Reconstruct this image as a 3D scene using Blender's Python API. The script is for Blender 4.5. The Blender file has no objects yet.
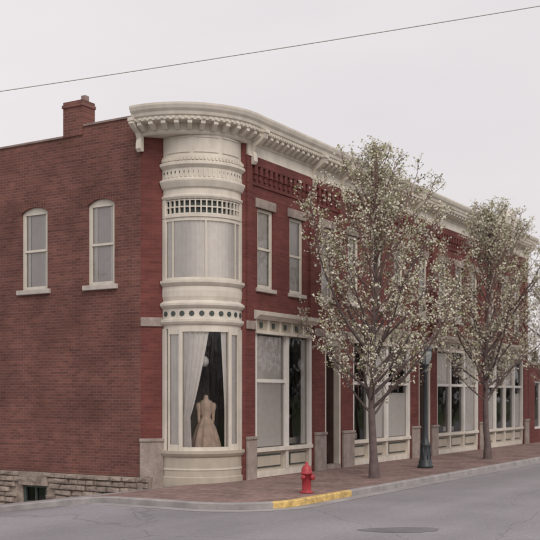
import bpy, bmesh, math, random
from mathutils import Vector, Matrix
random.seed(7)
sc = bpy.context.scene
sc.view_settings.view_transform='Standard'; sc.view_settings.look='None'
sc.view_settings.exposure=0

# ------------------------------------------------------------ materials
def nodes(m):
    m.use_nodes=True; nt=m.node_tree; nt.nodes.clear(); return nt
def mat(name,col,rough=.7,var=.15,scale=3.0,bump=.0,bscale=40,fine=.08,spec=.3,streak=0.0,cracks=0.0):
    m=bpy.data.materials.new(name); nt=nodes(m); N=nt.nodes; L=nt.links
    out=N.new('ShaderNodeOutputMaterial'); b=N.new('ShaderNodeBsdfPrincipled')
    tc=N.new('ShaderNodeTexCoord')
    n1=N.new('ShaderNodeTexNoise'); n1.inputs['Scale'].default_value=scale; n1.inputs['Detail'].default_value=4
    n2=N.new('ShaderNodeTexNoise'); n2.inputs['Scale'].default_value=bscale; n2.inputs['Detail'].default_value=2
    L.new(tc.outputs['Object'],n1.inputs['Vector']); L.new(tc.outputs['Object'],n2.inputs['Vector'])
    def rng(src,f0,f1,t0,t1):
        mr=N.new('ShaderNodeMapRange'); mr.inputs['From Min'].default_value=f0; mr.inputs['From Max'].default_value=f1
        mr.inputs['To Min'].default_value=t0; mr.inputs['To Max'].default_value=t1
        L.new(src,mr.inputs['Value']); return mr.outputs[0]
    def mul(a,b_):
        mu=N.new('ShaderNodeMath'); mu.operation='MULTIPLY'; L.new(a,mu.inputs[0]); L.new(b_,mu.inputs[1]); return mu.outputs[0]
    last=mul(rng(n1.outputs['Fac'],.3,.7,1-var,1+var),rng(n2.outputs['Fac'],.3,.7,1-fine,1+fine))
    if streak>0:
        mp=N.new('ShaderNodeMapping'); mp.inputs['Scale'].default_value=(4,4,.8)
        L.new(tc.outputs['Object'],mp.inputs['Vector'])
        n3=N.new('ShaderNodeTexNoise'); n3.inputs['Scale'].default_value=1.2; n3.inputs['Detail'].default_value=5
        L.new(mp.outputs[0],n3.inputs['Vector'])
        last=mul(last,rng(n3.outputs['Fac'],.35,.65,1-streak,1.0))
    if cracks>0:
        n5=N.new('ShaderNodeTexNoise'); n5.inputs['Scale'].default_value=.8; n5.inputs['Detail'].default_value=5
        L.new(tc.outputs['Object'],n5.inputs['Vector'])
        va=N.new('ShaderNodeVectorMath'); va.operation='ADD'; L.new(tc.outputs['Object'],va.inputs[0]); L.new(n5.outputs['Color'],va.inputs[1])
        vo=N.new('ShaderNodeTexVoronoi'); vo.feature='DISTANCE_TO_EDGE'; vo.inputs['Scale'].default_value=.2
        L.new(va.outputs[0],vo.inputs['Vector'])
        last=mul(last,rng(vo.outputs['Distance'],.001,.006,1-cracks,1.0))
        mp=N.new('ShaderNodeMapping'); mp.inputs['Scale'].default_value=(.03,.55,1)
        L.new(tc.outputs['Object'],mp.inputs['Vector'])
        n6=N.new('ShaderNodeTexNoise'); n6.inputs['Scale'].default_value=1; n6.inputs['Detail'].default_value=4; L.new(mp.outputs[0],n6.inputs['Vector'])
        last=mul(last,rng(n6.outputs['Fac'],.3,.7,.86,1.14))
        n7=N.new('ShaderNodeTexNoise'); n7.inputs['Scale'].default_value=14; n7.inputs['Detail'].default_value=6; n7.inputs['Roughness'].default_value=.8
        L.new(tc.outputs['Object'],n7.inputs['Vector']); last=mul(last,rng(n7.outputs['Fac'],.3,.7,.84,1.16))
    vm=N.new('ShaderNodeVectorMath'); vm.operation='SCALE'; vm.inputs[0].default_value=col[:3]
    L.new(last,vm.inputs['Scale'])
    L.new(vm.outputs[0],b.inputs['Base Color'])
    b.inputs['Roughness'].default_value=rough; b.inputs['Specular IOR Level'].default_value=spec
    if bump>0:
        bp=N.new('ShaderNodeBump'); bp.inputs['Strength'].default_value=bump; bp.inputs['Distance'].default_value=.02
        L.new(n2.outputs['Fac'],bp.inputs['Height']); L.new(bp.outputs[0],b.inputs['Normal'])
    L.new(b.outputs[0],out.inputs[0])
    return m
def brick(name,e,c1,c2,mortar,w=.21,h=.072,ms=.009,flat=False,var=.22,rough=.85):
    """courses follow direction e horizontally; flat=True lays them on the ground"""
    m=bpy.data.materials.new(name); nt=nodes(m); N=nt.nodes; L=nt.links
    out=N.new('ShaderNodeOutputMaterial'); b=N.new('ShaderNodeBsdfPrincipled')
    tc=N.new('ShaderNodeTexCoord')
    if flat: vec=tc.outputs['Object']
    else:
        d=N.new('ShaderNodeVectorMath'); d.operation='DOT_PRODUCT'; d.inputs[1].default_value=(e[0],e[1],0)
        L.new(tc.outputs['Object'],d.inputs[0])
        sp=N.new('ShaderNodeSeparateXYZ'); L.new(tc.outputs['Object'],sp.inputs[0])
        cb=N.new('ShaderNodeCombineXYZ'); L.new(d.outputs['Value'],cb.inputs[0]); L.new(sp.outputs[2],cb.inputs[1])
        vec=cb.outputs[0]
    br=N.new('ShaderNodeTexBrick'); br.inputs['Scale'].default_value=1
    br.inputs['Brick Width'].default_value=w; br.inputs['Row Height'].default_value=h
    br.inputs['Mortar Size'].default_value=ms; br.inputs['Mortar Smooth'].default_value=.3
    br.inputs['Color1'].default_value=(*c1,1); br.inputs['Color2'].default_value=(*c2,1); br.inputs['Mortar'].default_value=(*mortar,1)
    L.new(vec,br.inputs['Vector'])
    n1=N.new('ShaderNodeTexNoise'); n1.inputs['Scale'].default_value=.9; n1.inputs['Detail'].default_value=6; n1.inputs['Roughness'].default_value=.65
    L.new(tc.outputs['Object'],n1.inputs['Vector'])
    mr=N.new('ShaderNodeMapRange'); mr.inputs['From Min'].default_value=.32; mr.inputs['From Max'].default_value=.68
    mr.inputs['To Min'].default_value=1-var; mr.inputs['To Max'].default_value=1+var
    L.new(n1.outputs['Fac'],mr.inputs['Value'])
    mp=N.new('ShaderNodeMapping'); mp.inputs['Scale'].default_value=(.6,13.9,1) if not flat else (4,9,1)
    L.new(vec,mp.inputs['Vector'])
    n2=N.new('ShaderNodeTexNoise'); n2.inputs['Scale'].default_value=1; n2.inputs['Detail'].default_value=3
    L.new(mp.outputs[0],n2.inputs['Vector'])
    mr2=N.new('ShaderNodeMapRange'); mr2.inputs['From Min'].default_value=.3; mr2.inputs['From Max'].default_value=.7
    mr2.inputs['To Min'].default_value=.86; mr2.inputs['To Max'].default_value=1.14
    L.new(n2.outputs['Fac'],mr2.inputs['Value'])
    mu=N.new('ShaderNodeMath'); mu.operation='MULTIPLY'; L.new(mr.outputs[0],mu.inputs[0]); L.new(mr2.outputs[0],mu.inputs[1])
    vm=N.new('ShaderNodeVectorMath'); vm.operation='SCALE'
    L.new(br.outputs['Color'],vm.inputs[0]); L.new(mu.outputs[0],vm.inputs['Scale'])
    L.new(vm.outputs[0],b.inputs['Base Color']); b.inputs['Roughness'].default_value=rough
    b.inputs['Specular IOR Level'].default_value=.2
    bp=N.new('ShaderNodeBump'); bp.inputs['Strength'].default_value=.5; bp.inputs['Distance'].default_value=.01; bp.invert=True
    L.new(br.outputs['Fac'],bp.inputs['Height']); L.new(bp.outputs[0],b.inputs['Normal'])
    L.new(b.outputs[0],out.inputs[0]); return m
def glassmat(name,tint=.98,ref=1.0):
    m=bpy.data.materials.new(name); nt=nodes(m); N=nt.nodes; L=nt.links
    out=N.new('ShaderNodeOutputMaterial'); t=N.new('ShaderNodeBsdfTransparent'); t.inputs[0].default_value=(tint,tint,tint,1)
    g=N.new('ShaderNodeBsdfGlossy'); g.inputs['Roughness'].default_value=.03; g.inputs['Color'].default_value=(ref,ref,ref,1)
    f=N.new('ShaderNodeFresnel'); f.inputs[0].default_value=1.5
    nz=N.new('ShaderNodeTexNoise'); nz.inputs['Scale'].default_value=1.3
    tc=N.new('ShaderNodeTexCoord'); L.new(tc.outputs['Object'],nz.inputs['Vector'])
    bp=N.new('ShaderNodeBump'); bp.inputs['Strength'].default_value=.08; bp.inputs['Distance'].default_value=.1
    L.new(nz.outputs['Fac'],bp.inputs['Height']); L.new(bp.outputs[0],g.inputs['Normal'])
    mx=N.new('ShaderNodeMixShader'); L.new(f.outputs[0],mx.inputs[0]); L.new(t.outputs[0],mx.inputs[1]); L.new(g.outputs[0],mx.inputs[2])
    L.new(mx.outputs[0],out.inputs[0]); return m

M={}
fc=((.185,.060,.053),(.140,.046,.043),(.165,.070,.062))
M['brick_front']=brick('brick_painted_front',(1,0),*fc,var=.22)
M['brick_ch']=brick('brick_painted_corner',(.707,-.707),*fc,var=.22)
M['brick_side']=brick('brick_side',(0,1),(.200,.083,.068),(.135,.057,.050),(.195,.118,.102),var=.26,ms=.010)
M['stone']=mat('limestone_trim',(.36,.30,.27),.85,.2,4,.3,30,.12,streak=.15)
M['sill']=mat('sill_stone',(.55,.50,.46),.8,.12,4,.1,30,streak=.1)
M['rubble']=mat('rubble_stone',(.30,.245,.21),.9,.35,3.2,.6,22,.2)
M['cream']=mat('cream_paint',(.72,.665,.585),.55,.08,2.5,.05,60,.04,streak=.13)
M['creamd']=mat('tan_paint',(.50,.445,.37),.6,.08,2.5,.05,60,.04,streak=.10)
M['white']=mat('white_paint',(.76,.73,.69),.5,.06,2.5,.05,60,.04,streak=.08)
M['green']=mat('dark_green_paint',(.07,.085,.08),.5,.1,4)
M['door']=mat('door_wood',(.12,.075,.065),.5,.2,4,streak=.2)
M['glass']=glassmat('window_glass')
M['curtain']=mat('lace_curtain',(.93,.89,.85),.9,.04,6,.0,50,.04)
M['blind']=mat('window_blind',(.72,.67,.66),.9,.05,5)
M['room']=mat('room_wall',(.18,.15,.145),.9,.1,1)
M['roof']=mat('roofing',(.14,.14,.14),.9,.2,1)
M['coping']=mat('coping_tile',(.30,.22,.2),.8,.2,3)
M['dress']=mat('dress_fabric',(.60,.46,.37),.8,.2,5)
M['globe']=mat('globe_glass',(.9,.88,.85),.3,.03,5)
M['asphalt']=mat('asphalt',(.27,.255,.27),.9,.10,.45,.35,90,.14,cracks=.2)
M['patch']=mat('asphalt_patch',(.18,.17,.18),.9,.15,2.5,.3,90,.15)
M['conc']=mat('concrete',(.33,.31,.31),.9,.16,1.5,.2,60,.1)
M['curb']=mat('curb_concrete',(.33,.31,.305),.9,.25,2,.2,50,.1)
M['yellow']=mat('yellow_curb_paint',(.60,.42,.16),.7,.32,6,.1,50,.2)
M['pave']=brick('brick_paving',(1,0),(.28,.185,.165),(.20,.13,.12),(.235,.195,.18),w=.2,h=.1,ms=.008,flat=True,var=.3)
M['ground']=mat('grass_ground',(.10,.12,.06),.95,.3,.4,.2,30,.2)
M['bark']=mat('bark',(.15,.115,.11),.9,.2,6,.4,60,.15)
M['twig']=mat('twig_bark',(.23,.145,.135),.9,.15,6)
M['blos']=mat('blossom',(.76,.74,.62),.8,.2,2.2,bscale=9,fine=.15)
M['bud']=mat('leaf_bud',(.36,.37,.20),.8,.3,3,bscale=9,fine=.3)
M['red']=mat('hydrant_paint',(.38,.04,.05),.45,.2,8,spec=.5)
M['lamp']=mat('lamp_iron',(.04,.048,.055),.45,.1,5,spec=.5)
M['lampglass']=mat('lamp_glass',(.30,.32,.32),.2,.03,5)
M['wood']=mat('pole_wood',(.16,.12,.09),.9,.2,5)
M['wire']=mat('wire',(.72,.71,.72),.6,.02,5)
M['distant']=mat('distant_foliage',(.13,.12,.10),.95,.3,.3)

# ------------------------------------------------------------ mesh builder
class MB:
    def __init__(s): s.v=[];s.f=[];s.m=[];s.sm=[];s.mats=[]
    def mi(s,k):
        if k not in s.mats: s.mats.append(k)
        return s.mats.index(k)
    def add(s,vs,fs,k,smooth=False):
        o=len(s.v); s.v+= [tuple(p) for p in vs]; i=s.mi(k)
        for f in fs: s.f.append([a+o for a in f]); s.m.append(i); s.sm.append(smooth)
    def build(s,name,parent=None,recalc=True,bevel=0):
        me=bpy.data.meshes.new(name); me.from_pydata(s.v,[],s.f)
        for k in s.mats: me.materials.append(M[k])
        me.polygons.foreach_set('material_index',s.m); me.polygons.foreach_set('use_smooth',s.sm)
        if recalc:
            bm=bmesh.new(); bm.from_mesh(me); bmesh.ops.recalc_face_normals(bm,faces=bm.faces); bm.to_mesh(me); bm.free()
        me.update(); o=bpy.data.objects.new(name,me); sc.collection.objects.link(o)
        if parent: o.parent=parent
        if bevel:
            b=o.modifiers.new('bevel','BEVEL'); b.width=bevel; b.segments=1; b.limit_method='ANGLE'
        return o
class Frame:
    def __init__(s,o,e,n): s.o=o;s.e=e;s.n=n
    def p(s,a,d,z): return (s.o[0]+a*s.e[0]+d*s.n[0], s.o[1]+a*s.e[1]+d*s.n[1], z)
    def right(s): return s.e[1]*s.n[0]-s.e[0]*s.n[1]>0
FR=Frame((0,0),(1,0),(0,-1))
LF=Frame((-1.85,0),(0,1),(-1,0))
r2=.70710678
CH=Frame((-1.85,1.85),(r2,-r2),(-r2,-r2))
BF=[(0,1,2,3),(4,7,6,5),(0,4,5,1),(1,5,6,2),(2,6,7,3),(3,7,4,0)]
def pane(mb,F,a0,a1,d,z0,z1,k='glass'):
    f=(0,1,2,3) if F.right() else (3,2,1,0)
    mb.add([F.p(a0,d,z0),F.p(a1,d,z0),F.p(a1,d,z1),F.p(a0,d,z1)],[f],k)
def box(mb,F,a0,a1,d0,d1,z0,z1,k):
    vs=[F.p(a0,d0,z0),F.p(a1,d0,z0),F.p(a1,d1,z0),F.p(a0,d1,z0),F.p(a0,d0,z1),F.p(a1,d0,z1),F.p(a1,d1,z1),F.p(a0,d1,z1)]
    mb.add(vs,BF,k)
def prism(mb,F,a0,a1,prof,k):
    n=len(prof); vs=[F.p(a0,d,z) for d,z in prof]+[F.p(a1,d,z) for d,z in prof]
    fs=[(i,(i+1)%n,n+(i+1)%n,n+i) for i in range(n)]+[tuple(range(n)),tuple(range(2*n-1,n-1,-1))]
    mb.add(vs,fs,k)
def wall(mb,F,a0,a1,z0,z1,holes,k,dep=.16):
    A=sorted(set([a0,a1]+[h[0] for h in holes]+[h[1] for h in holes])); Z=sorted(set([z0,z1]+[h[2] for h in holes]+[h[3] for h in holes]))
    A=[a for a in A if a0<=a<=a1]; Z=[z for z in Z if z0<=z<=z1]
    for i in range(len(A)-1):
        for j in range(len(Z)-1):
            ca=(A[i]+A[i+1])/2; cz=(Z[j]+Z[j+1])/2
            if any(h[0]<ca<h[1] and h[2]<cz<h[3] for h in holes): continue
            mb.add([F.p(A[i],0,Z[j]),F.p(A[i+1],0,Z[j]),F.p(A[i+1],0,Z[j+1]),F.p(A[i],0,Z[j+1])],[(0,1,2,3)],k)
    for h in holes:
        c=[(h[0],h[2]),(h[1],h[2]),(h[1],h[3]),(h[0],h[3])]
        for q in range(4):
            p,r=c[q],c[(q+1)%4]
            mb.add([F.p(p[0],0,p[1]),F.p(r[0],0,r[1]),F.p(r[0],-dep,r[1]),F.p(p[0],-dep,p[1])],[(0,1,2,3)],k)
def curtain(mb,F,a0,a1,z0,z1,d,k='curtain',amp=.025,per=.11):
    n=max(8,int((a1-a0)/per*6)); nz=5; vs=[];fs=[]
    ph=random.random()*6
    for j in range(nz+1):
        z=z0+(z1-z0)*j/nz
        for i in range(n+1):
            a=a0+(a1-a0)*i/n
            q=a*6.283/per+ph+1.3*math.sin(a*5+ph)
            vs.append(F.p(a,d+amp*math.sin(q)*(1-.3*j/nz),z))
    for j in range(nz):
        for i in range(n):
            b=j*(n+1)+i; fs.append((b,b+1,b+n+2,b+n+1))
    mb.add(vs,fs,k,True)
def sash(wb,gb,cb,F,a0,a1,z0,z1,dep=.09,fw=.06,k='cream',blind='curtain',mid=.5):
    d1=-dep; d0=-dep-.06
    box(wb,F,a0,a0+fw,d0,d1,z0,z1,k); box(wb,F,a1-fw,a1,d0,d1,z0,z1,k)
    box(wb,F,a0+fw,a1-fw,d0,d1,z0,z0+fw*1.2,k); box(wb,F,a0+fw,a1-fw,d0,d1,z1-fw,z1,k)
    zm=z0+(z1-z0)*mid
    box(wb,F,a0+fw,a1-fw,d0+.004,d1+.006,zm-.028,zm+.028,k)
    b0,b1=a0+fw,a1-fw
    for (za,zb_,dd) in ((z0+fw*1.2,zm-.028,-.012),(zm+.028,z1-fw,-.004)):
        box(wb,F,b0,b0+.03,d0+.01,d1+dd,za,zb_,k); box(wb,F,b1-.03,b1,d0+.01,d1+dd,za,zb_,k)
    pane(gb,F,b0,b1,d0+.03,z0+.02,z1-.02)
    if blind=='curtain':
        curtain(cb,F,a0-.03,a1+.03,z0,z1,d0-.03,amp=.016)
    elif blind=='blind':
        box(cb,F,a0-.03,a1+.03,d0-.04,d0-.03,z0+(z1-z0)*.04,z1,'blind')
        curtain(cb,F,a0-.03,a0+.22,z0,z1,d0-.015,'curtain',.01,.08)
        curtain(cb,F,a1-.22,a1+.03,z0,z1,d0-.015,'curtain',.01,.08)
def empty(name):
    o=bpy.data.objects.new(name,None); sc.collection.objects.link(o); return o

# ------------------------------------------------------------ bay polar helpers
BC=(-.426,1.110); BR=1.084; BH=math.radians(63.5)
def bp(th,r,z):
    c,s=math.cos(th),math.sin(th)
    return (BC[0]+r*(-r2*c+r2*s), BC[1]+r*(-r2*c-r2*s), z)
def arc(mb,t0,t1,prof,k,n=24,smooth=True):
    m=len(prof); vs=[]
    for i in range(n+1):
        t=t0+(t1-t0)*i/n
        vs+=[bp(t,BR+d,z) for d,z in prof]
    fs=[]
    for i in range(n):
        for j in range(m):
            a=i*m+j; b=i*m+(j+1)%m; fs.append((a,b,b+m,a+m))
    fs+= [tuple(range(m)), tuple(range(n*m+m-1,n*m-1,-1))]
    mb.add(vs,fs,k,False)
D=math.radians

# ============================================================ BUILDING
B=empty('corner_brick_building')
XE=23.2; XS=-1.85; YB=16.0
fb=MB()
upw=[(.565,1.35),(2.18,2.94),(3.97,4.73),(5.62,6.36),(7.25,8.0),(8.9,9.65),(10.95,11.7),(12.75,13.5),(14.4,15.15),(16.0,16.75),(18.0,18.75),(19.6,20.35),(21.3,22.05)]
WZ0,WZ1=4.86,6.90
holes=[(a,b,WZ0,WZ1) for a,b in upw]
shops=[(.47,3.5),(5.98,10.3),(12.6,16.9),(17.6,22.6)]
doors=[(4.2,5.2),(10.95,12.0)]
for a,b in shops: holes.append((a,b,.0,4.15))
for a,b in doors: holes.append((a,b,.0,3.75))
wall(fb,FR,0,XE,0,8.6,holes,'brick_front',.22)
fb.add([(XE,0,-3),(XE,YB,-3),(XE,YB,8.7),(XE,0,8.7)],[(0,1,2,3)],'brick_side')
fb.add([(XS,YB,-3),(XE,YB,-3),(XE,YB,8.4),(XS,YB,8.4)],[(0,1,2,3)],'brick_front')
pil=[3.42,5.15,10.45,12.15,17.1,22.75]
for x in pil: box(fb,FR,x-.17,x+.17,0,.07,4.25,8.15,'brick_front')
box(fb,FR,.02,.25,0,.05,4.0,8.15,'brick_front')
seg=[.25]+pil
for i in range(len(seg)-1):
    a0=seg[i]+(.17 if i else 0)+.03; a1=seg[i+1]-.2
    box(fb,FR,a0,a1,0,.09,7.92,8.15,'brick_front')
    n=max(3,int((a1-a0)/.24)); st=(a1-a0)/n
    for j in range(n):
        c=a0+st*(j+.5)
        box(fb,FR,c-.065,c+.065,0,.085,7.72,7.918,'brick_front')
        box(fb,FR,c-.045,c+.045,0,.05,7.58,7.718,'brick_front')
    box(fb,FR,a0,a1,0,.03,7.44,7.50,'brick_front')
fb.build('front_wall',B)
sb=MB()
for a,b in upw:
    box(sb,FR,a-.1,b+.1,-.05,.035,WZ1,WZ1+.24,'stone')
    box(sb,FR,a-.08,b+.08,-.1,.07,WZ0-.1,WZ0,'sill')
for a,b in [(.02,.45),(3.55,4.17),(5.23,5.95),(10.33,10.92),(12.03,12.57),(16.93,17.57),(22.63,23.18)]:
    box(sb,FR,a,b,0,.07,-.2,1.0,'stone'); box(sb,FR,a-.015,b+.015,0,.1,1.0,1.08,'stone')
    box(sb,FR,a,b,0,.05,3.78,4.0,'stone')
box(sb,CH,-.02,.56,-.3,.06,-.35,.98,'stone'); box(sb,CH,-.035,.575,-.3,.09,.98,1.06,'stone')
box(sb,CH,0.0,.56,-.3,.045,3.8,4.02,'stone')
sb.build('stone_trim',B,bevel=.012)
cb_=MB()
box(cb_,CH,0,.56,-.25,0,.0,8.6,'brick_ch'); box(cb_,CH,2.5,2.62,-.1,-.002,.0,8.6,'brick_ch')
cb_.build('corner_piers',B)

# left wall
lw=MB(); lwin=[(2.67,3.55),(4.92,5.85),(7.3,8.2),(9.6,10.5),(12.0,12.9)]
lholes=[(a,b,4.88,7.04) for a,b in lwin]
wall(lw,LF,1.85,YB,.12,8.72,lholes,'brick_side',.2)
for a,b in lwin:
    n=10; rise=.13; vs=[];fs=[]
    for i in range(n+1):
        x=a+(b-a)*i/n; t=2*i/n-1; z=7.04-rise*t*t-.001
        vs+=[LF.p(x,0,z),LF.p(x,0,7.04),LF.p(x,-.2,z),LF.p(x,-.2,7.04)]
    for i in range(n):
        q=4*i; fs+=[(q,q+4,q+5,q+1),(q,q+2,q+6,q+4)]
    lw.add(vs,fs,'brick_side')
    for i in range(13):
        t0=-1.12+2.24*i/13+.02; t1=-1.12+2.24*(i+1)/13-.02
        m_=(a+b)/2; h_=(b-a)/2
        zz=lambda t:7.045-.13*t*t
        v=[(m_+h_*t0,zz(t0)),(m_+h_*t1,zz(t1)),(m_+h_*t1*1.06,zz(t1)+.15),(m_+h_*t0*1.06,zz(t0)+.15)]
        lw.add([LF.p(x,.012,z) for x,z in v]+[LF.p(x,-.02,z) for x,z in v],BF,'brick_side')
box(lw,LF,1.86,3.7,-.3,0,8.722,8.93,'brick_side')
box(lw,LF,3.7,4.35,-.45,.03,8.722,9.46,'brick_side')
box(lw,LF,3.68,4.37,-.47,.06,9.46,9.54,'brick_side'); box(lw,LF,3.7,4.35,-.45,.03,9.54,9.62,'brick_side')
box(lw,LF,3.72,3.86,-.25,-.1,9.62,9.76,'coping')
box(lw,LF,4.37,YB,-.3,-.003,8.3,8.718,'brick_side')
box(lw,LF,4.37,YB,-.32,.03,8.722,8.77,'coping'); box(lw,LF,1.9,3.68,-.32,.03,8.932,8.98,'coping')
lw.build('side_wall',B)
ls=MB()
for a,b in lwin: box(ls,LF,a-.11,b+.11,-.1,.09,4.76,4.88,'sill')
ls.build('side_sills',B,bevel=.01)
# rubble foundation
rb=MB(); rnd=random.Random(3)
z=.118
while z>-2.3:
    h=rnd.uniform(.12,.18); a=1.62+rnd.uniform(-.05,.0)
    while a<YB:
        w=rnd.uniform(.22,.62); b=min(a+w,YB)
        if not (a<5.81 and b>4.99 and z-h<-.24 and z>-.72):
            p=rnd.uniform(.03,.085)
            g=.008
            j=lambda s=.018: rnd.uniform(-s,s)
            fr=[(a+g+j(.01),z-h+g),(b-g+j(.01),z-h+g),(b-g+j(.01),z-g),(a+g+j(.01),z-g)]
            vs=[LF.p(x,-.2,zz) for x,zz in fr]+[LF.p(x,.01,zz) for x,zz in fr]
            cx=(a+b)/2; cz=z-h/2
            vs+=[LF.p(x+(cx-x)*.12,p+j(),zz+(cz-zz)*.22+j(.008)) for x,zz in fr]
            mx_=LF.p(cx+j(.06),p+.015+j(.01),cz)
            vs.append(mx_)
            fs=[(0,1,5,4),(1,2,6,5),(2,3,7,6),(3,0,4,7),(4,5,9,8),(5,6,10,9),(6,7,11,10),(7,4,8,11),(8,9,12),(9,10,12),(10,11,12),(11,8,12)]
            rb.add(vs,fs,'rubble')
        a=b
    z-=h
box(rb,LF,1.6,4.97,-.25,-.02,-2.3,.11,'rubble'); box(rb,LF,5.83,YB,-.25,-.02,-2.3,.11,'rubble')
box(rb,LF,4.97,5.83,-.25,-.02,-2.3,-.72,'rubble'); box(rb,LF,4.9,5.9,-.25,.06,-.24,.115,'rubble')
for (x0,x1) in ((-.1,.25),(.25,.62)):
    box(rb,CH,x0+.01,x1-.01,-.25,.11,-.45,-.02,'rubble')
rb.build('rubble_foundation',B,bevel=.012)
bw=MB()
box(bw,LF,4.97,5.05,-.16,-.06,-.72,-.24,'green'); box(bw,LF,5.75,5.83,-.16,-.06,-.72,-.24,'green')
box(bw,LF,5.05,5.75,-.16,-.06,-.72,-.66,'green'); box(bw,LF,5.05,5.75,-.16,-.06,-.30,-.24,'green'); box(bw,LF,5.38,5.42,-.15,-.07,-.66,-.30,'green')
box(bw,LF,4.97,5.83,-.7,-.6,-.8,-.1,'green')
bw.build('basement_window',B)
bg2=MB(); pane(bg2,LF,5.05,5.75,-.12,-.66,-.30); bg2.build('basement_glass',B,False)

wb,gb,cu=MB(),MB(),MB()
for i,(a,b) in enumerate(lwin):
    sash(wb,gb,cu,LF,a,b,4.88,6.93,.06,.075,'cream','blind',.5)
    box(wb,LF,a,b,-.12,-.055,6.93,7.04,'cream')
for i,(a,b) in enumerate(upw):
    sash(wb,gb,cu,FR,a,b,WZ0,WZ1,.05,.075,'cream','curtain' if i%3!=2 else 'blind',.5)
wb.build('window_frames',B); gb.build('window_panes',B,False); cu.build('window_curtains',B,False)

it=MB()
def slab(x0,x1,y0,y1,z0,z1,k): box(it,Frame((0,0),(1,0),(0,1)),x0,x1,y0,y1,z0,z1,k)
poly=[(XS+.02,1.86),(-.02,.03),(XE-.02,.03),(XE-.02,YB-.02),(XS+.02,YB-.02)]
for z0,z1,k in ((.05,.12,'room'),(4.3,4.5,'room'),(8.3,8.4,'roof')):
    n=5; ins=[(x,y+(.25 if y<2 else 0)) for x,y in poly]
    it.add([(x,y,z0) for x,y in ins]+[(x,y,z1) for x,y in ins],[tuple(range(n)),tuple(range(2*n-1,n-1,-1))]+[(i,(i+1)%n,n+(i+1)%n,n+i) for i in range(n)],k)
slab(XS+.3,XE-.1,4.2,4.3,.12,4.3,'room'); slab(XS+.3,XE-.1,4.2,4.3,4.5,8.3,'room')
for x in (3.8,5.5,10.7,12.3,17.3): slab(x,x+.1,.3,4.2,.12,4.3,'room'); slab(x,x+.1,.3,4.2,4.5,8.3,'room')
it.build('interior_and_roof',B)

# ---------------- storefronts
sf,sg,scu=MB(),MB(),MB()
def storefront(x0,x1,muls,curt):
    w=x1-x0
    box(sf,FR,x0-.02,x1+.02,-.2,-.03,3.70,4.15,'creamd')
    prism(sf,FR,x0-.06,x1+.06,[(-.03,4.06),(.06,4.06),(.12,4.12),(.2,4.16),(.22,4.25),(-.0,4.29),(-.0,4.151),(-.03,4.151)],'cream')
    box(sf,FR,x0,x1,-.03,.05,3.70,3.78,'cream')
    n=max(3,int(w/.6)); st=w/n
    for i in range(n):
        c=x0+st*(i+.5)
        box(sf,FR,c-.06,c+.06,-.03,-.0,3.86,3.99,'green')
        box(sf,FR,c-st/2,c-st/2+.06,-.03,.015,3.78,4.06,'cream')
    box(sf,FR,x0,x1,-.25,-.14,0,.70,'creamd'); box(sf,FR,x0,x1,-.25,-.0,.66,.76,'cream'); box(sf,FR,x0,x1,-.14,-.06,0,.16,'cream')
    xs=[x0]+muls+[x1]
    for i,x in enumerate(xs):
        fw=.07
        a=x if i==0 else (x-2*fw if i==len(xs)-1 else x-fw)
        box(sf,FR,a,a+2*fw,-.2,-.04,.76,3.70,'white'); box(sf,FR,a,a+2*fw,-.14,-.05,.16,.66,'cream')
    for i in range(len(xs)-1):
        a=xs[i]+.07; b=xs[i+1]-.07
        c=curt[i%len(curt)]
        if c!='plain': box(sf,FR,a+.0,b-.0,-.18,-.07,2.45,2.54,'white')
        box(sf,FR,a+.16,b-.16,-.14,-.115,.24,.58,'green'); box(sf,FR,a+.2,b-.2,-.115,-.1,.28,.54,'creamd')
        pane(sg,FR,a,b,-.13,.76,3.7)
        if c=='full': curtain(scu,FR,a,b,.78,3.66,-.19,amp=.025,per=.14)
        if c=='top': curtain(scu,FR,a,b,2.5,3.66,-.19,amp=.025,per=.14); curtain(scu,FR,a,a+.35,.78,3.6,-.25,amp=.03)
        if c=='half': curtain(scu,FR,a,b,.78,2.2,-.19,amp=.02,per=.12)
        if c=='plain': curtain(scu,FR,b-.28,b,.78,3.66,-.20,amp=.03,per=.10)
        if c in ('none','half','plain'):
            box(scu,FR,a+.1,b-.1,-.8,-.4,.78,.95,'cream')
            for q in range(3):
                s=a+.2+(b-a-.5)*random.random(); box(scu,FR,s,s+.18,-.6,-.45,.95,1.2+.6*random.random(),random.choice(['dress','cream','stone','brick_front']))
storefront(.47,3.5,[2.16],['full','plain'])
storefront(5.98,10.3,[7.2,8.5],['none','full','half'])
storefront(12.6,16.9,[14.0,15.4],['top','none','full'])
storefront(17.6,22.6,[19.0,20.2,21.4],['half','none','top'])
for a,b in doors:
    box(sf,FR,a,a+.1,-.2,-.02,0,3.75,'cream'); box(sf,FR,b-.1,b,-.2,-.02,0,3.75,'cream'); box(sf,FR,a+.1,b-.1,-.2,-.04,3.55,3.75,'cream')
    box(sf,FR,a-.05,b+.05,0,.12,3.75,3.9,'cream')
    c,dn=a+.1,b-.1
    box(sf,FR,c,c+.13,-.62,-.55,.12,2.5,'door'); box(sf,FR,dn-.13,dn,-.62,-.55,.12,2.5,'door'); box(sf,FR,c+.13,dn-.13,-.62,-.55,.12,.9,'door')
    box(sf,FR,c+.13,dn-.13,-.62,-.55,2.35,2.5,'door'); box(sf,FR,c,dn,-.62,-.5,2.5,2.6,'cream')
    box(sf,FR,c-.1,c,-.7,-.2,0,3.75,'door'); box(sf,FR,dn,dn+.1,-.7,-.2,0,3.75,'door'); box(sf,FR,c,dn,-.7,0.02,-.1,.12,'stone')
    pane(sg,FR,c,dn,-.58,.9,3.6)
sf.build('storefronts',B); sg.build('storefront_glass',B,False); scu.build('storefront_displays',B,False)

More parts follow.
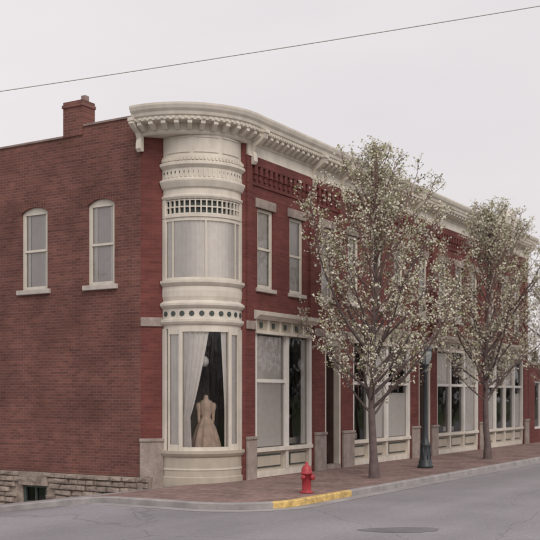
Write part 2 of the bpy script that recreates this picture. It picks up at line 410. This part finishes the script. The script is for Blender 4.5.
# ---------------- rounded corner bay
by=MB(); H=BH
arc(by,-H,H,[(-.2,-.3),(.05,-.3),(.05,.12),(.015,.14),(.015,.60),(.06,.64),(.1,.70),(.1,.77),(-.2,.77)],'creamd')
arc(by,-H,H,[(-.15,3.74),(.0,3.74),(.0,3.82),(.05,3.85),(.08,3.90),(.08,3.96),(.02,3.98),(.02,4.22),(.06,4.25),(.1,4.30),(.1,4.35),(.04,4.39),(.0,4.42),(.03,4.52),(.035,4.66),(.02,4.76),(.06,4.80),(.1,4.85),(.1,4.91),(-.15,4.91)],'cream')
arc(by,-H,H,[(-.15,6.42),(.0,6.42),(.03,6.44),(.03,6.50),(-.15,6.50)],'cream')
arc(by,-H,H,[(-.15,6.88),(.02,6.88),(.05,6.93),(.05,6.97),(.0,7.0),(.0,7.13),(.05,7.17),(.09,7.26),(.11,7.31),(.11,7.35),(.03,7.39),(.03,7.62),(.07,7.66),(.11,7.70),(.11,7.76),(.04,7.80),(.04,7.92),(.0,7.95),(.0,8.6),(-.15,8.6)],'cream')
arc(by,-H,H,[(0,.30),(.03,.30),(.03,.34),(0,.34)],'cream')
def post(t,w,z0,z1,d0=-.08,d1=.02,k='cream'):
    hw=w/2/BR; arc(by,t-hw,t+hw,[(d0,z0),(d1,z0),(d1,z1),(d0,z1)],k,2)
for s in (-1,1):
    post(s*D(60.5),.12,.77,3.74,-.1,.03); post(s*D(34),.09,.77,3.74); post(s*D(53),.05,.77,3.74,-.06,.0)
    post(s*D(60.5),.12,4.91,6.42,-.1,.03); post(s*D(46),.035,4.91,6.42,-.05,.0)
    post(s*D(61),.1,6.5,6.88,-.1,.03)
    t0,t1=sorted((s*D(36.4),s*D(51.7)))
    arc(by,t0,t1,[(-.06,.77),(.0,.77),(.0,.92),(-.06,.92)],'cream',4); arc(by,t0,t1,[(-.06,3.6),(0,3.6),(0,3.74),(-.06,3.74)],'cream',4)
post(-D(1),.035,4.98,6.35,-.05,.0)
arc(by,-D(31.6),D(31.6),[(-.06,.77),(.0,.77),(.0,.86),(-.06,.86)],'cream',10); arc(by,-D(31.6),D(31.6),[(-.06,3.66),(.0,3.66),(.0,3.74),(-.06,3.74)],'cream',10)
arc(by,-D(57.5),D(57.5),[(-.06,4.911),(.003,4.911),(.003,4.98),(-.06,4.98)],'cream',16); arc(by,-D(57.5),D(57.5),[(-.06,6.35),(.003,6.35),(.003,6.419),(-.06,6.419)],'cream',16)
nb=16
for i in range(nb+1):
    post(-D(58)+D(116)*i/nb,.032,6.5,6.88,-.05,.0)
for z in (6.51,6.675,6.84): arc(by,-D(58),D(58),[(-.045,z),(-.006,z),(-.006,z+.03),(-.045,z+.03)],'cream',20)
arc(by,-D(59),D(59),[(-.09,6.5),(-.07,6.5),(-.07,6.88),(-.09,6.88)],'green',20)
def disc(t,z,r,d,k='green',n=10):
    vs=[];c=bp(t,BR+d,z); tx=(bp(t+.01,BR,0)[0]-bp(t-.01,BR,0)[0],bp(t+.01,BR,0)[1]-bp(t-.01,BR,0)[1]); l=math.hypot(*tx); tx=(tx[0]/l,tx[1]/l)
    nn=(bp(t,1,0)[0]-BC[0],bp(t,1,0)[1]-BC[1])
    for dd in (-.02,.012):
        for i in range(n):
            a=6.2832*i/n; vs.append((c[0]+tx[0]*r*math.cos(a)+nn[0]*dd,c[1]+tx[1]*r*math.cos(a)+nn[1]*dd,z+r*math.sin(a)))
    by.add(vs,[tuple(range(n)),tuple(range(2*n-1,n-1,-1))]+[(i,(i+1)%n,n+(i+1)%n,n+i) for i in range(n)],k)
for i in range(10): disc(-D(57)+D(114)*i/9,4.10,.066,.02)
for i in range(20):
    disc(-D(59)+D(118)*i/19,7.53,.026,.03)
    post(-D(59)+D(118)*(i+.5)/20,.05,7.41,7.6,0,.045)
for i in range(26): post(-D(60)+D(120)*i/25,.05,7.80,7.87,0.03,.085)
for s in (-1,0,1):
    c=s*D(38); hw=D(16)
    for (za,zb_) in ((8.0,8.03),(8.36,8.39)): arc(by,c-hw,c+hw,[(-.005,za),(.02,za),(.02,zb_),(-.005,zb_)],'cream',8)
by.build('corner_bay',B)
bg=MB()
def sheet(mb,t0,t1,z0,z1,d,k,n=24):
    vs=[];fs=[]
    for i in range(n+1):
        t=t0+(t1-t0)*i/n; vs+=[bp(t,BR+d,z0),bp(t,BR+d,z1)]
    for i in range(n): fs.append((2*i,2*i+2,2*i+3,2*i+1))
    mb.add(vs,fs,k,True)
sheet(bg,-D(60),D(60),.77,3.74,-.025,'glass'); sheet(bg,-D(60),D(60),4.9,6.43,-.025,'glass')
bg.build('bay_glass',B,False)
bc=MB()
def arccurtain(t0,t1f,z0,z1,d,amp=.02,per=.09,nz=16,n=90,k='curtain',t0f=None):
    vs=[];fs=[];ph=random.random()*5
    for j in range(nz+1):
        f=j/nz; z=z0+(z1-z0)*f; a=t0f(z) if t0f else t0; b=t1f(z)
        for i in range(n+1):
            q=i/n; t=a+(b-a)*q
            vs.append(bp(t,BR+d+amp*math.sin(q*n/6*6.283/1.7+ph+math.sin(q*9)),z))
    for j in range(nz):
        for i in range(n):
            b0=j*(n+1)+i; fs.append((b0,b0+1,b0+n+2,b0+n+1))
    bc.add(vs,fs,k,True)
arccurtain(-D(59),lambda z:D(59),4.92,6.42,-.052,n=200,amp=.012)
arccurtain(-D(59),lambda z:-D(37),.78,3.72,-.065,n=30,amp=.012); arccurtain(D(37),lambda z:D(59),.78,3.72,-.065,n=30,amp=.012)
def tied(z):
    if z<1.6: return D(-22+3*(1.6-z))
    f=(z-1.6)/2.1; return D(-22+26*f**.8)
arccurtain(-D(37),tied,.8,3.7,-.09,nz=26,n=60)
arccurtain(0,lambda z:D(37),.8,3.7,-.09,nz=20,n=24,t0f=lambda z:D(28 if z<1.8 else 28-7*(z-1.8)/2))
bc.build('bay_curtains',B,False)
bs=MB()
vs=[bp(-H+2*H*i/20,BR-.12,.762) for i in range(21)]+[CH.p(2.6,-1.0,.762),CH.p(.4,-1.0,.762)]
bs.add(vs,[tuple(range(len(vs)))],'room')
vs=[bp(-H+2*H*i/20,BR-.12,4.5) for i in range(21)]+[CH.p(2.6,-.3,4.5),CH.p(.4,-.3,4.5)]
bs.add(vs,[tuple(range(len(vs)))],'room')
box(bs,CH,.5,2.55,-1.3,-1.2,.12,4.3,'room')
bs.build('bay_display_floor',B,False)

# cornice
A0=Vector((-1.85,1.78)); A1=Vector((.05,0.0)); ch=(A1-A0); Lc=ch.length; sg_=.60
Rb=((Lc/2)**2+sg_**2)/(2*sg_); mid=(A0+A1)/2; en=ch.normalized(); on=Vector((en.y,-en.x))
if on.x>0: on=-on
cc=mid-on*(Rb-sg_); ha=math.asin(Lc/2/Rb)
path=[];NC=28
for i in range(NC):
    t=-ha+2*ha*i/NC; n=on*math.cos(t)+en*math.sin(t); path.append((cc+n*Rb,n))
path.append((A1,Vector((0,-1)))); path.append((Vector((XE+.02,0)),Vector((0,-1))))
co=MB()
def sweep(mb,pth,prof,k):
    m=len(prof); vs=[]
    for p,n in pth: vs+=[(p.x+n.x*d,p.y+n.y*d,z) for d,z in prof]
    fs=[]
    for i in range(len(pth)-1):
        for j in range(m):
            a=i*m+j;b=i*m+(j+1)%m; fs.append((a,b,b+m,a+m))
    q=(len(pth)-1)*m; fs+=[tuple(range(m)),tuple(range(q+m-1,q-1,-1))]
    mb.add(vs,fs,k)
sweep(co,path,[(-.5,8.42),(.03,8.42),(.07,8.46),(.07,8.66),(.36,8.68),(.36,8.76),(.40,8.79),(.42,8.86),(.47,8.92),(.50,9.0),(.50,9.05),(.1,9.12),(-.5,9.1)],'cream')
box(co,FR,.05,XE,-.05,.05,8.15,8.42,'cream'); box(co,FR,.05,XE,.05,.075,8.13,8.19,'cream')
def along(pth,step):
    out=[];acc=step/2
    for i in range(len(pth)-1):
        (p,n),(q,m)=pth[i],pth[i+1]; l=(q-p).length
        while acc<l:
            f=acc/l; out.append((p.lerp(q,f),n.lerp(m,f).normalized())); acc+=step
        acc-=l
    return out
for p,n in along(path,.27):
    e=Vector((-n.y,n.x)); F=Frame((p.x,p.y),(e.x,e.y),(n.x,n.y))
    prism(co,F,-.055,.055,[(.07,8.50),(.16,8.50),(.26,8.56),(.34,8.60),(.34,8.685),(.07,8.67)],'cream')
for p,n in along(path,.12):
    e=Vector((-n.y,n.x)); F=Frame((p.x,p.y),(e.x,e.y),(n.x,n.y))
    box(co,F,-.035,.035,.36,.385,8.70,8.755,'cream')
def bracket(F,s,w=.16,z0=7.95,z1=8.78,dm=.46):
    prism(co,F,s-w/2,s+w/2,[(0,z0),(.08,z0-.02),(.14,z0+.06),(.13,z0+.2),(.10,z0+.3),(.16,z0+.42),(.30,z0+.5),(.42,z0+.6),(dm,z0+.7),(dm,z1),(0,z1)],'cream')
    box(co,F,s-w/2-.02,s+w/2+.02,0,dm+.03,z1-.1,z1-.02,'cream')
for x in pil: bracket(FR,x)
bracket(FR,.28)
bracket(LF,1.82,.14,8.06,8.82,.40)
prism(co,Frame((0,0),(0,1),(1,0)),-.45,.05,[(18.6,9.13),(21.1,9.13),(21.1,9.35),(20.4,9.5),(19.85,9.85),(19.3,9.5),(18.6,9.35)],'cream')
co.build('cornice',B)
def lathe(mb,c,prof,k,n=24,fold=0,nf=9):
    vs=[];m=len(prof)
    for i in range(n):
        a=6.28318*i/n
        for r,z in prof:
            rr=r*(1+fold*math.sin(a*nf)*(r/ max(p[0] for p in prof))**2); vs.append((c[0]+rr*math.cos(a),c[1]+rr*math.sin(a),c[2]+z))
    fs=[]
    for i in range(n):
        for j in range(m-1):
            a=i*m+j;b=((i+1)%n)*m+j; fs.append((a,b,b+1,a+1))
    mb.add(vs,fs,k,True)
md=MB(); c=bp(D(6),.62,.77)
lathe(md,c,[(.36,.02),(.35,.1),(.31,.3),(.25,.52),(.16,.72),(.11,.80),(.12,.86),(.165,1.0),(.165,1.08),(.17,1.14),(.15,1.2),(.06,1.25),(.05,1.34),(.0,1.36)],'dress',54,.13,9)
for s in (-1,1):
    cc2=(c[0]+s*.18*r2,c[1]-s*.18*r2,c[2]+1.08)
    lathe(md,cc2,[(0,.09),(.05,.08),(.08,.02),(.075,-.05),(.05,-.12),(.04,-.3),(.03,-.42),(0,-.43)],'dress',14)
md.build('dress_mannequin',None)
gl=MB(); c=bp(D(6),.45,2.95)
lathe(gl,c,[(.0,-.13),(.07,-.11),(.12,-.03),(.12,.04),(.07,.12),(.03,.14)],'globe',18); lathe(gl,c,[(.012,.13),(.012,1.34)],'lamp',8); lathe(gl,c,[(.05,1.3),(.05,1.345),(0,1.345)],'lamp',12)
gl.build('pendant_globe_lamp',None)

# ============================================================ GROUND
def gz(y):
    t=y-.4
    if t<=-.6: return 0.0
    if t<.6: return -.13*(t+.6)**2/2.4
    if t<22: return -.13*t
    return -.13*22
def ysamp(y0,y1):
    ys=[y0]
    for y in [-14,-8,-3.4,-.2]+[(-.2+.15*i) for i in range(1,9)]+[1.5,3,6,10,15,22.3,22.5,30,60]:
        if y0<y<y1: ys.append(y)
    return sorted(set(ys+[y1]))
def strip(mb,x0,x1,y0,y1,dz,k):
    ys=ysamp(y0,y1); vs=[];fs=[]
    for y in ys: vs+=[(x0,y,gz(y)+dz),(x1,y,gz(y)+dz)]
    for i in range(len(ys)-1): fs.append((2*i,2*i+1,2*i+3,2*i+2))
    mb.add(vs,fs,k)
g=MB(); strip(g,-600,600,-600,600,-.30,'ground'); g.build('ground',None,False)
rd=MB(); strip(rd,-300,300,-15.5,-2.9,-.13,'asphalt'); strip(rd,-14.5,-2.5,-2.9,200,-.13,'asphalt'); strip(rd,-14.5,-4,-200,-15.5,-.13,'asphalt')
rd.build('road',None,False)
sw=MB(); CXc,CYc,CRr=-3.45,-1.95,1.45
def lx(y):
    if y>=CYc: return CXc-CRr
    return CXc-math.sqrt(max(0,CRr**2-(y-CYc)**2))
ys=[CYc-CRr+ (CRr)*(1-math.cos(math.pi/2*i/16)) for i in range(17)]
ys2=[-1,-.2]+[(-.2+.15*i) for i in range(1,9)]
allys=ys+ys2; vs=[];fs=[]
for y in allys: vs+=[(lx(y),y,gz(y)),((160 if y<=-.2 else 0.3),y,gz(y))]
for i in range(len(allys)-1): fs.append((2*i,2*i+1,2*i+3,2*i+2))
sw.add(vs,fs,'pave')
sw.add([(0.0,-.2,-.004),(160,-.2,-.004),(160,.3,-.004),(0.0,.3,-.004)],[(0,1,2,3)],'pave')
y9=allys[-1]
yy=[y9,1.5,3,6,10,15,22.3,30,120]; vs=[];fs=[]
for y in yy: vs+=[(lx(y),y,gz(y)),(-1.6,y,gz(y))]
for i in range(len(yy)-1): fs.append((2*i,2*i+1,2*i+3,2*i+2))
sw.add(vs,fs,'conc')
sw.build('sidewalk',None,False)
kp=[]
for x in (160,60,30,15,8,4,2,0,-1.15): kp.append((Vector((x,CYc-CRr)),Vector((0,-1))))
kp.append((Vector((CXc,CYc-CRr)),Vector((0,-1))))
for i in range(1,17):
    a=math.pi/2*i/16; n=Vector((-math.sin(a),-math.cos(a))); kp.append((Vector((CXc,CYc))+n*CRr,n))
for y in (-1,0,.4,1,1.5,3,6,10,15,22.3,30,120): kp.append((Vector((CXc-CRr,y)),Vector((-1,0))))
kb=MB(); prof=[(0.002,-.3),(.002,.004),(.12,.006),(.15,-.02),(.16,-.3)]
m=len(prof); vs=[];
for p,n in kp: vs+=[(p.x+n.x*d,p.y+n.y*d,z+gz(p.y)) for d,z in prof]
for i in range(len(kp)-1):
    k='yellow' if 8<=i<14 else 'curb'
    kb.add(vs[i*m:(i+2)*m],[(j,j+1,m+j+1,m+j) for j in range(m-1)],k)
vs=[]
for p,n in kp: vs+=[(p.x+n.x*d,p.y+n.y*d,gz(p.y)-.126) for d in (.16,.5)]
kb.add(vs,[(2*i,2*i+1,2*i+3,2*i+2) for i in range(len(kp)-1)],'conc')
kb.build('kerb',None,False)
gt=MB()
def blob(cx,cy,rx,ry,k,dz,seed,ang=0):
    r=random.Random(seed); n=60; vs=[]
    ph=[r.random()*6 for _ in range(4)]
    for i in range(n):
        a=6.283*i/n; q=1+.10*math.sin(2*a+ph[0])+.07*math.sin(3*a+ph[1])+.04*math.sin(7*a+ph[2])+.04*r.random()
        x_,y_=rx*q*math.cos(a),ry*q*math.sin(a)
        X,Y=cx+x_*math.cos(ang)-y_*math.sin(ang),cy+x_*math.sin(ang)+y_*math.cos(ang)
        vs.append((X,Y,gz(Y)-.13+dz))
    gt.add(vs,[tuple(range(n))],k)
blob(-5.81,-6.82,.62,.36,'patch',.004,1,-1.0)
gt.build('asphalt_patch',None,False)

# ============================================================ TREES
def tube(mb,pts,rad,sides,k):
    vs=[];fs=[];n=len(pts)
    for i,p in enumerate(pts):
        d=(pts[min(i+1,n-1)]-pts[max(i-1,0)]).normalized()
        u=d.cross(Vector((0,0,1)) if abs(d.z)<.9 else Vector((1,0,0))).normalized(); w=d.cross(u)
        for j in range(sides):
            a=6.283*j/sides; q=p+(u*math.cos(a)+w*math.sin(a))*rad[i]; vs.append(q)
    for i in range(n-1):
        for j in range(sides):
            a=i*sides+j;b=i*sides+(j+1)%sides; fs.append((a,b,b+sides,a+sides))
    mb.add(vs,fs,k,True)
def tree(name,x,y,Ht,W,seed,fork=1.75,npr=42,blos=1.0,trunk=.10):
    r=random.Random(seed); T=empty(name); T.location=(x,y,gz(y))
    wd=MB(); fl=MB()
    def grow(p,d,L,n,up,wob,r0,r1,sides,k):
        pts=[p.copy()]; d=d.normalized(); s=L/n
        for i in range(n):
            d=(d+Vector((r.gauss(0,wob),r.gauss(0,wob),r.gauss(0,wob*.6)))+Vector((0,0,up/n))).normalized(); p=p+d*s; pts.append(p.copy())
        tube(wd,pts,[r0+(r1-r0)*i/n for i in range(n+1)],sides,k); return pts,d
    lead=[Vector((0,0,-.1))]; n=16
    for i in range(1,n+1):
        f=i/n; lead.append(Vector((r.gauss(0,.02)+.06*math.sin(f*4+seed),r.gauss(0,.02)+.05*math.sin(f*3+1),Ht*f*.98)))
    lead[1].x*=.3; lead[1].y*=.3
    tube(wd,lead,[max(.008,trunk*(1-.93*(i/n)**.7))*(1.35 if i==0 else 1) for i in range(n+1)],9,'bark')
    def onlead(h):
        f=h/(Ht*.98)*n; i=min(int(f),n-1); return lead[i].lerp(lead[i+1],f-i)
    def flower(p,cnt,sp):
        for _ in range(cnt):
            q=p+Vector((r.gauss(0,sp),r.gauss(0,sp),r.gauss(0,sp)))
            s=r.uniform(.018,.040); k='blos' if r.random()<.72 else 'bud'
            for __ in range(2):
                a=Vector((r.gauss(0,1),r.gauss(0,1),r.gauss(0,1))).normalized(); b=a.orthogonal().normalized(); c_=a.cross(b)
                th=r.random()*3; b,c_=b*math.cos(th)+c_*math.sin(th),c_*math.cos(th)-b*math.sin(th)
                fl.add([q+b*s,q+c_*s*.7,q-b*s,q-c_*s*.7],[(0,1,2,3)],k)
    for i in range(npr):
        f=(i+.5)/npr; h=fork+(Ht*.94-fork)*f**1.05; az=i*2.39996+r.uniform(-.4,.4)
        tilt=D(60-34*f+r.uniform(-8,8)); R=W*min(1.0,.82+f*1.2)*(1-max(0,(f-.30))/.70*.90)*r.uniform(.65,1.15)
        L=R/math.sin(tilt)*1.12
        d=Vector((math.cos(az)*math.sin(tilt),math.sin(az)*math.sin(tilt),math.cos(tilt)))
        top=Ht*(1.0-.12*r.random())
        if h+L*math.cos(tilt)*1.1>top: L=max(.3,(top-h)/math.cos(tilt)*.8)
        pts,_=grow(onlead(h),d,L,9,.5,.07,.012+.018*L/2,.005,6,'bark' if f<.4 else 'twig')
        ns=int(4+L*3.8)
        for j in range(ns):
            g_=.18+.82*(j+.5)/ns; q=g_*9; ii=min(int(q),8); p=pts[ii].lerp(pts[ii+1],q-ii); dd=(pts[ii+1]-pts[ii]).normalized()
            rnd3=Vector((r.gauss(0,1),r.gauss(0,1),r.gauss(0,.7))).normalized()
            L2=(.27+.52*(1-g_)*L/2+.14)*r.uniform(.6,1.3)*(1-.3*f)
            sp,_=grow(p,dd*.75+rnd3*.8+Vector((0,0,.25)),L2,5,.35,.10,.0085,.004,4,'twig')
            flower(sp[-1],int(3*blos),.03)
            for q3 in range(5):
                g3=r.uniform(.2,1); qq=g3*5; i3=min(int(qq),4); p3=sp[i3].lerp(sp[i3+1],qq-i3)
                rn=Vector((r.gauss(0,1),r.gauss(0,1),r.gauss(0,.8))).normalized(); d3=(sp[i3+1]-sp[i3]).normalized()
                tp,_=grow(p3,d3*.6+rn,r.uniform(.12,.32),3,.2,.12,.0055,.003,3,'twig')
                for tq in tp[1:]: flower(tq,max(1,int(1.6*blos*r.uniform(.4,1.8))),.035)
    wd.build('trunk_and_branches',T,False); fl.build('blossom',T,False)
    return T
tree('pear_tree',2.27,-2.475,8.65,2.75,11,1.5,54,1.0,.125)
tree('pear_tree.001',11.31,-2.31,8.6,2.7,23,1.8,54,1.0,.13)
tree('pear_tree.002',20.4,-2.3,8.2,2.5,31,1.8,38,.8,.12)

# ============================================================ STREET FURNITURE
def cyl(mb,p,axis,prof,k,n=14):
    ax=Vector(axis).normalized(); u=ax.orthogonal().normalized(); w=ax.cross(u); m=len(prof); vs=[]
    for i in range(n):
        a=6.28318*i/n
        for r_,t in prof: vs.append(Vector(p)+ax*t+(u*math.cos(a)+w*math.sin(a))*r_)
    fs=[]
    for i in range(n):
        for j in range(m-1):
            a=i*m+j;b=((i+1)%n)*m+j; fs.append((a,b,b+1,a+1))
    mb.add(vs,fs,k,True)
hy=MB(); hx,hyy=-2.18,-2.98
s=.96
P=[(0,0),(.15,0),(.15,.035),(.105,.04),(.10,.06),(.10,.42),(.125,.425),(.125,.46),(.115,.465),(.112,.52),(.095,.58),(.06,.62),(.035,.635),(.035,.66),(.03,.70),(0,.70)]
cyl(hy,(hx,hyy,0),(0,0,1),[(r_*s*1.05,t*s) for r_,t in P],'red',20)
for dx,dy,rr,ll in ((1,0,.05,.17),(-1,0,.05,.17),(0,-1,.068,.18)):
    cyl(hy,(hx,hyy,.33*s+.03),(dx,dy,0),[(rr*.8,.06),(rr*.8,ll-.05),(rr,ll-.05),(rr,ll-.005),(rr*.8,ll),(.018,ll),(.018,ll+.025),(0,ll+.025)],'red',14)
for i in range(8):
    a=6.283*i/8; cyl(hy,(hx+.125*s*math.cos(a),hyy+.125*s*math.sin(a),.39*s/.92),(0,0,1),[(0,0),(.012,0),(.012,.05),(0,.05)],'red',6)
hy.build('fire_hydrant',None)
lp=MB(); c=(6.31,-2.18,0)
P=[(0,0),(.23,0),(.23,.08),(.20,.11),(.20,.2),(.165,.26),(.15,.5),(.14,.62),(.16,.66),(.16,.7),(.10,.78),(.085,.9),(.075,1.0),(.062,2.75),(.085,2.78),(.085,2.82),(.055,2.86),(.055,2.92),(.11,2.98),(.12,3.02)]
cyl(lp,c,(0,0,1),P,'lamp',16)
for i in range(8):
    a=6.283*i/8; cyl(lp,(c[0]+.155*math.cos(a),c[1]+.155*math.sin(a),.24),(0,0,1),[(0,0),(.02,0),(.016,.38),(0,.38)],'lamp',6)
cyl(lp,c,(0,0,1),[(.10,3.02),(.16,3.15),(.185,3.3),(.17,3.42)],'lampglass',16)
cyl(lp,c,(0,0,1),[(.19,3.41),(.19,3.44),(.14,3.52),(.08,3.58),(.04,3.6),(.045,3.64),(.02,3.68),(.0,3.74)],'lamp',16)
for i in range(4):
    a=6.283*i/4+.4
    tube(lp,[Vector((c[0]+q*math.cos(a),c[1]+q*math.sin(a),z)) for q,z in ((.105,3.02),(.165,3.15),(.19,3.3),(.178,3.42))],[.01]*4,5,'lamp')
lp.build('street_lamp',None)

def pole(x,y,top):
    p=MB(); z=gz(y)-.15
    cyl(p,(x,y,z),(0,0,1),[(.16,0),(.11,top-z+.3),(0,top-z+.32)],'wood',12)
    box(p,Frame((x,y),(1,0),(0,1)),-.7,.7,-.06,.06,top-.15,top-.03,'wood')
    return p
pA=(-11.6,12.0,6.9); pB=(-1.2,-17.1,9.45)
pole(pA[0],pA[1],pA[2]).build('utility_pole',None); pole(pB[0],pB[1],pB[2]).build('utility_pole.001',None)
w=MB(); a=Vector(pA); b=Vector(pB); pts=[a.lerp(b,i/40)+Vector((0,0,-.9*(i/40)*(1-i/40)+.22)) for i in range(41)]
pts[0]=a;pts[-1]=b
tube(w,pts,[.012]*41,6,'wire'); w.build('power_line',None)

NB=empty('neighbouring_brick_building'); nb_=MB()
wall(nb_,Frame((0,0.0),(1,0),(0,-1)),XE+.05,36,0,3.5,[(24.2,26.4,.6,2.8),(27.4,28.4,0,2.6),(29.5,32,.6,2.8)],'brick_front',.2)
box(nb_,FR,XE+.05,36,-10,-.25,3.2,3.4,'roof'); box(nb_,FR,XE+.03,36.02,-.2,.08,3.5,3.62,'stone'); box(nb_,FR,XE+.05,36,-1.6,-1.5,0,3.2,'room')
nb_.add([(36,0,0),(36,10,0),(36,10,3.5),(36,0,3.5)],[(0,1,2,3)],'brick_side')
for a,b in ((24.2,26.4),(29.5,32)):
    box(nb_,FR,a,b,-.18,-.1,.6,.7,'white');box(nb_,FR,a,b,-.18,-.1,2.7,2.8,'white');box(nb_,FR,(a+b)/2-.04,(a+b)/2+.04,-.18,-.1,.7,2.7,'white')
    pane(nb_,FR,a,b,-.15,.6,2.8)
nb_.build('walls',NB)
dt=MB(); r=random.Random(5)
for i in range(200):
    a=6.283*i/200; R=r.uniform(95,130); cx,cy=R*math.cos(a),R*math.sin(a)
    hh=r.uniform(6,12)
    for _ in range(36):
        q=Vector((cx+r.gauss(0,2.6),cy+r.gauss(0,2.6),gz(cy)+abs(r.gauss(hh*.5,hh*.3)))); s=r.uniform(.6,1.5)
        n=Vector((r.gauss(0,1),r.gauss(0,1),r.gauss(0,1))).normalized(); u=n.orthogonal().normalized(); v_=n.cross(u)
        dt.add([q+u*s,q+v_*s,q-u*s,q-v_*s],[(0,1,2,3)],'distant')
dt.build('distant_treeline',None,False)

# ============================================================ LIGHT
el,azs=D(42),math.atan2(-1.0,-.75)
sd=Vector((math.cos(azs)*math.cos(el),math.sin(azs)*math.cos(el),math.sin(el)))
W=bpy.data.worlds.new('World'); sc.world=W; W.use_nodes=True; nt=W.node_tree; nt.nodes.clear(); N=nt.nodes; L=nt.links
out=N.new('ShaderNodeOutputWorld'); sky=N.new('ShaderNodeTexSky'); sky.sky_type='NISHITA'; sky.sun_disc=False
sky.sun_elevation=el; sky.sun_rotation=math.atan2(sd.x,sd.y); sky.dust_density=4; sky.air_density=1.2
b1=N.new('ShaderNodeBackground'); b1.inputs[1].default_value=.08; L.new(sky.outputs[0],b1.inputs[0])
tc=N.new('ShaderNodeTexCoord'); mp=N.new('ShaderNodeMapping'); mp.inputs['Scale'].default_value=(1.2,1.2,4); L.new(tc.outputs['Generated'],mp.inputs[0])
nz=N.new('ShaderNodeTexNoise'); nz.inputs['Scale'].default_value=1.3; nz.inputs['Detail'].default_value=5; L.new(mp.outputs[0],nz.inputs['Vector'])
cr=N.new('ShaderNodeValToRGB'); cr.color_ramp.elements[0].position=.3; cr.color_ramp.elements[0].color=(.83,.785,.80,1)
cr.color_ramp.elements[1].position=.7; cr.color_ramp.elements[1].color=(.95,.90,.90,1); L.new(nz.outputs['Fac'],cr.inputs[0])
b2=N.new('ShaderNodeBackground'); L.new(cr.outputs[0],b2.inputs[0]); b2.inputs[1].default_value=1.0
mx=N.new('ShaderNodeMixShader'); mx.inputs[0].default_value=.9; L.new(b1.outputs[0],mx.inputs[1]); L.new(b2.outputs[0],mx.inputs[2]); L.new(mx.outputs[0],out.inputs[0])
sl=bpy.data.lights.new('sun','SUN'); sl.energy=1.35; sl.angle=D(25); sl.color=(1,.93,.85); so=bpy.data.objects.new('sun',sl); sc.collection.objects.link(so)
so.rotation_euler=(-sd).to_track_quat('-Z','Y').to_euler()
# ============================================================ CAMERA
cam=bpy.data.cameras.new('camera'); co_=bpy.data.objects.new('camera',cam); sc.collection.objects.link(co_); sc.camera=co_
co_.location=(-21.41,-13.79,2.1); co_.rotation_euler=(math.pi/2,0,D(-58.6))
cam.sensor_width=36; cam.lens=67.87; cam.shift_y=126/540; cam.clip_end=2000
cam.dof.use_dof=True; cam.dof.focus_distance=12.5; cam.dof.aperture_fstop=2.8
